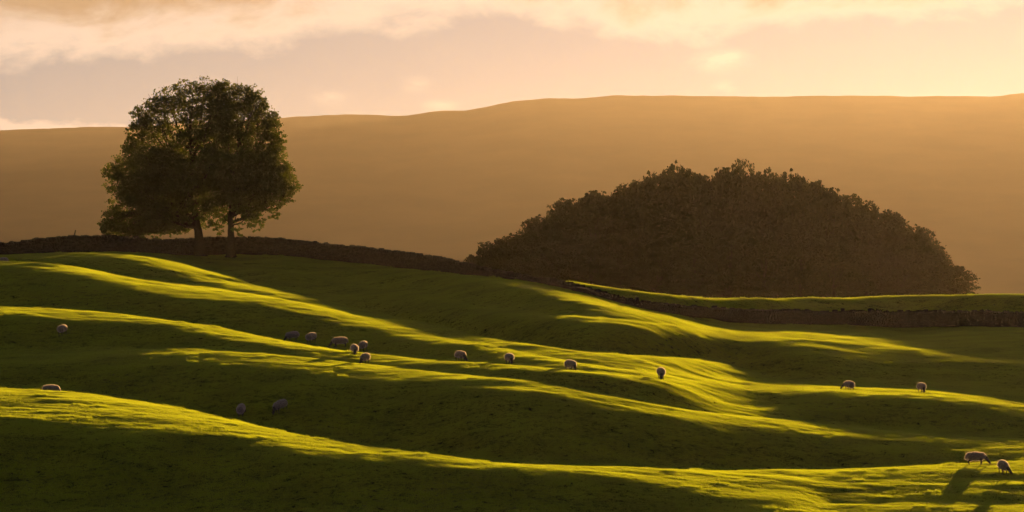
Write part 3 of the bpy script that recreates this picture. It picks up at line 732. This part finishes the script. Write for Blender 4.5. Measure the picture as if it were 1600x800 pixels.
def fuse(parts, vox, name, mats, smooth=3):
    """grow one continuous skin round overlapping shapes"""
    V, T, k = [], [], 0
    for v, t in parts: V.append(v); T.append(t+k); k += len(v)
    o = bpy.data.objects.new(name+'_raw', mesh_from(name+'_raw', np.concatenate(V), np.concatenate(T))); COL.objects.link(o)
    md = o.modifiers.new('skin', 'REMESH'); md.mode = 'VOXEL'; md.voxel_size = vox
    ms = o.modifiers.new('soften', 'SMOOTH'); ms.factor = .5; ms.iterations = smooth
    dg = bpy.context.evaluated_depsgraph_get(); me = bpy.data.meshes.new_from_object(o.evaluated_get(dg)); me.name = name
    raw = o.data; bpy.data.objects.remove(o); bpy.data.meshes.remove(raw)
    me.materials.clear()
    for m in mats: me.materials.append(m)
    me.polygons.foreach_set('use_smooth', np.ones(len(me.polygons), dtype=bool))
    return me
def sheep_mats():
    m1, t = new_mat('sheep skin'); out = t.n('ShaderNodeOutputMaterial'); g = t.n('ShaderNodeTexCoord')
    nz = t.noise(g.outputs['Object'], 9.0, 4, .6)
    c = t.mix(t.ramp(nz, .35, .65), (0.05, 0.042, 0.035), (0.16, 0.14, 0.12)); d = t.n('ShaderNodeBsdfDiffuse', i_Roughness=.9); t.l(c, d.inputs[0]); t.l(d.outputs[0], out.inputs[0])
    m2, t = new_mat('fleece'); out = t.n('ShaderNodeOutputMaterial'); g = t.n('ShaderNodeTexCoord')
    nz = t.noise(g.outputs['Object'], 14.0, 5, .65)
    c = t.mix(nz, (0.12, 0.10, 0.088), (0.27, 0.235, 0.20)); d = t.n('ShaderNodeBsdfDiffuse', i_Roughness=1.0); t.l(c, d.inputs[0])
    tr = t.n('ShaderNodeBsdfTranslucent'); tr.inputs[0].default_value = (.62, .56, .48, 1)
    mx = t.n('ShaderNodeMixShader'); mx.inputs[0].default_value = .05; t.l(d.outputs[0], mx.inputs[1]); t.l(tr.outputs[0], mx.inputs[2]); t.l(mx.outputs[0], out.inputs[0])
    m3, t = new_mat('wool fibres'); out = t.n('ShaderNodeOutputMaterial')
    d = t.n('ShaderNodeBsdfDiffuse'); d.inputs[0].default_value = (.12, .105, .09, 1); tr = t.n('ShaderNodeBsdfTranslucent'); tr.inputs[0].default_value = (.85, .78, .68, 1)
    mx = t.n('ShaderNodeMixShader'); mx.inputs[0].default_value = .8; t.l(d.outputs[0], mx.inputs[1]); t.l(tr.outputs[0], mx.inputs[2]); t.l(mx.outputs[0], out.inputs[0])
    return m1, m2, m3
SK, FL, WO = sheep_mats()
def sheep_meshes(seed, pose):
    """+X is the way the sheep faces, feet on z = 0; about 1.15 m long and 0.75 m tall"""
    r = np.random.default_rng(seed)
    if pose == 'graze':  nk, hd, mz, hr = (.62, 0, .44), (.80, .03, .20), (.90, .04, .07), 1.05
    elif pose == 'turn': nk, hd, mz, hr = (.60, .12, .44), (.72, .27, .22), (.77, .37, .10), 1.05
    elif pose == 'low':  nk, hd, mz, hr = (.58, -.05, .40), (.72, -.10, .17), (.80, -.13, .06), 1.15
    else:                nk, hd, mz, hr = (.55, 0, .72), (.68, 0, .86), (.83, 0, .80), .3
    nk, hd, mz = map(np.array, (nk, hd, mz))
    B = [ellipsoid((0, 0, .50), (.50, .21, .22)), tapered([(.36, 0, .54), nk, hd], [.17, .11, .075]),
         tapered([hd-(mz-hd)*.25, hd, (hd+mz)/2, mz], [.05, .078, .06, .042])]
    side = np.cross(mz-hd, (0, 0, 1.0)); side /= np.linalg.norm(side)
    for s in (-1, 1):
        e0 = hd + side*s*.05 - (mz-hd)*.12
        B.append(tapered([e0, e0+side*s*.075-np.array([0, 0, .01]), e0+side*s*.135-np.array([0, 0, .035])], [.026, .034, .010], 8))
        dx = r.normal()*.06
        for x, y, kx in ((.33, .12, .02), (-.36, .13, -.05)):     # fore leg straight, hind leg with hock set back
            x2 = x + dx*s*(1 if kx > 0 else -1)
            B.append(tapered([(x, y*s, .45), (x+(.0 if kx > 0 else .05), y*s, .33), ((x+x2)/2+kx, y*s, .21), (x2, y*s*.98, .06), (x2+.02, y*s*.98, -.015)], [.085, .062, .036, .029, .036], 8))
    body = fuse(B, .017, 'sheep', [SK])
    W = [ellipsoid((0, 0, .52), (.56, .26, .25)), ellipsoid((-.30, 0, .50), (.27, .255, .255)), ellipsoid((.28, 0, .50), (.25, .235, .25)), tapered([(.36, 0, .55), (np.array((.36, 0, .55))+nk)/2, nk], [.21, .175, .12])]
    W.append(ellipsoid((-.57, 0, .44), (.05, .05, .12)))
    fl = fuse(W, .022, 'fleece', [FL, WO], 2)
    n = len(fl.vertices); co = np.empty(n*3); no = np.empty(n*3); fl.vertices.foreach_get('co', co); fl.vertices.foreach_get('normal', no)
    co = co.reshape(-1, 3); no = no.reshape(-1, 3)
    lump = .018*NZ[0](co[:, 0]*16+seed, co[:, 1]*16+co[:, 2]*13) + .010*NZ[1](co[:, 0]*34, co[:, 2]*34+co[:, 1]*29)
    co = co + no*lump[:, None]
    fl.vertices.foreach_set('co', co.astype(np.float32).ravel()); fl.update()
    # wool fibres standing off the fleece
    m = 5200; i = r.integers(0, n, m); b = co[i] - no[i]*.006; d = no[i] + r.normal(size=(m, 3))*.35; d /= np.linalg.norm(d, axis=1)[:, None]
    s = np.cross(d, r.normal(size=(m, 3))); s /= np.linalg.norm(s, axis=1)[:, None]; ln = .026+.036*r.random(m)
    V = np.stack([b-s*.005, b+s*.005, b+d*ln[:, None]], 1).reshape(-1, 3)
    wool = mesh_from('wool', V, np.arange(m*3).reshape(-1, 3), [WO])
    return body, fl, wool
SM = [sheep_meshes(1, 'graze'), sheep_meshes(2, 'turn'), sheep_meshes(3, 'low'), sheep_meshes(4, 'up')]
def sheep(px, pfoot, var, face, size, label, py_hidden=None, group=None):
    """px, pfoot: photo pixel of the feet on the ground; face: heading, degrees, 0 = to the right, 90 = away"""
    if py_hidden is None: p = on_ground(px, pfoot)
    else: p = on_ground(px, py_hidden[0], dmin=py_hidden[1])
    body, fl, wool = SM[var]
    o = bpy.data.objects.new('sheep', body); link(o)
    e = .35; sx = (gh(p.x+e, p.y)-gh(p.x-e, p.y))/(2*e); sy = (gh(p.x, p.y+e)-gh(p.x, p.y-e))/(2*e)
    f = math.radians(face); fwd = Vector((math.cos(f), math.sin(f), 0)); along = sx*fwd.x + sy*fwd.y
    X = Vector((fwd.x, fwd.y, along)).normalized(); Z = Vector((0, 0, 1)); Yv = Z.cross(X).normalized(); Z = X.cross(Yv)
    o.matrix_world = Matrix.Translation(p + Vector((0, 0, .012))) @ Matrix((X, Yv, Z)).transposed().to_4x4() @ Matrix.Scale(size, 4)
    a = link(bpy.data.objects.new('fleece', fl), o); b = link(bpy.data.objects.new('wool_fibres', wool), a)
    tag(o, label, 'sheep', group or 'grazing sheep')
    return p
def crest_behind(px, y, key, extra):
    return (y, float(np.interp(px, PX, KEY[key])) + extra)
sheep(1524, 727, 0, -8, 1.0, 'sheep grazing side-on with legs showing, on the sunlit rise beside another sheep')
sheep(1567, 741, 1, -84, 1.0, 'sheep casting a long shadow down the sunlit rise, seen front-on with head lowered')
sheep(532, 543, 0, 178, 1.05, 'sheep grazing side-on behind a huddle of three others')
sheep(554, 555, 2, -78, 1.02, 'sheep facing front-on in the huddle, overlapping the one behind it')
sheep(568, 549, 1, 72, 1.02, 'sheep turned away, partly covered by the front-facing sheep of the huddle')
sheep(571, 569, 2, 250, 1.00, 'lowest sheep of the huddle on the lit slope, back rounded and head down')
sheep(719, 565, 0, -58, 1.02, 'lone sheep grazing at an angle on a lit slope, dark head near the grass')
sheep(796, 569, 2, -70, 1.0, 'sheep seen front-on at the edge of a shadowed hollow, muzzle in the grass')
sheep(891, 580, 2, -55, 1.0, 'sheep whose legs are hidden by the brow of the lit slope')
sheep(1033, 593, 2, -84, 1.08, 'slim-looking sheep seen head-on, alone on the open lit slope')
sheep(1327, 611, 1, 115, 1.0, 'sheep on the thin lit crest above a dark bank, broad back turned')
sheep(1440, 614, 2, -75, 1.0, 'sheep with a bright rim of light all round, farther down the thin lit crest')
sheep(98, 524, 1, 70, 1.0, 'lone sheep on the shaded slope below a lit ridge, one flank lit')
sheep(458, 533, 2, 212, 1.0, 'sheep behind a lit ridge, legs hidden, beside a taller-looking sheep')
sheep(487, 536, 1, 58, 1.05, 'sheep in the shade behind a lit ridge, hind legs just showing')
sheep(377, 651, 2, 85, 1.0, 'pale sheep seen from behind in the shaded hollow just over the foreground brow')
sheep(440, 644, 0, 232, 1.0, 'dim grey sheep standing in the shaded hollow beyond the foreground brow')

def behind_crest(px, key, drop):
    """a spot just over a brow, where the ground lies `drop` metres below the line of sight over that brow"""
    u = (px-800)/F; d0 = float(np.interp(px, PX, KEY[key]))
    Y = np.arange(d0-14, d0+12, .1); g = ground_h(u*Y, Y); sl = np.maximum.accumulate(g/Y)
    ok = np.nonzero((sl*Y - g > drop) & (Y > d0-3))[0]
    y = float(Y[ok[0]]) if len(ok) else d0+5
    return y
def sheep_behind(px, key, drop, var, face, size, label):
    y = behind_crest(px, key, drop); x = (px-800)/F*y
    global on_ground
    keep = on_ground; on_ground = lambda *a, **k: Vector((x, y, gh(x, y)))
    sheep(px, 0, var, face, size, label); on_ground = keep
sheep_behind(80, 'A_CREST', .38, 2, 160, 1.05, 'sheep half hidden behind the sunlit foreground brow, only its back showing')
sheep_behind(4, 'D_CREST', .42, 2, 175, 1.05, 'sheep half hidden behind a lit ridge below the stone wall, only its pale back showing')
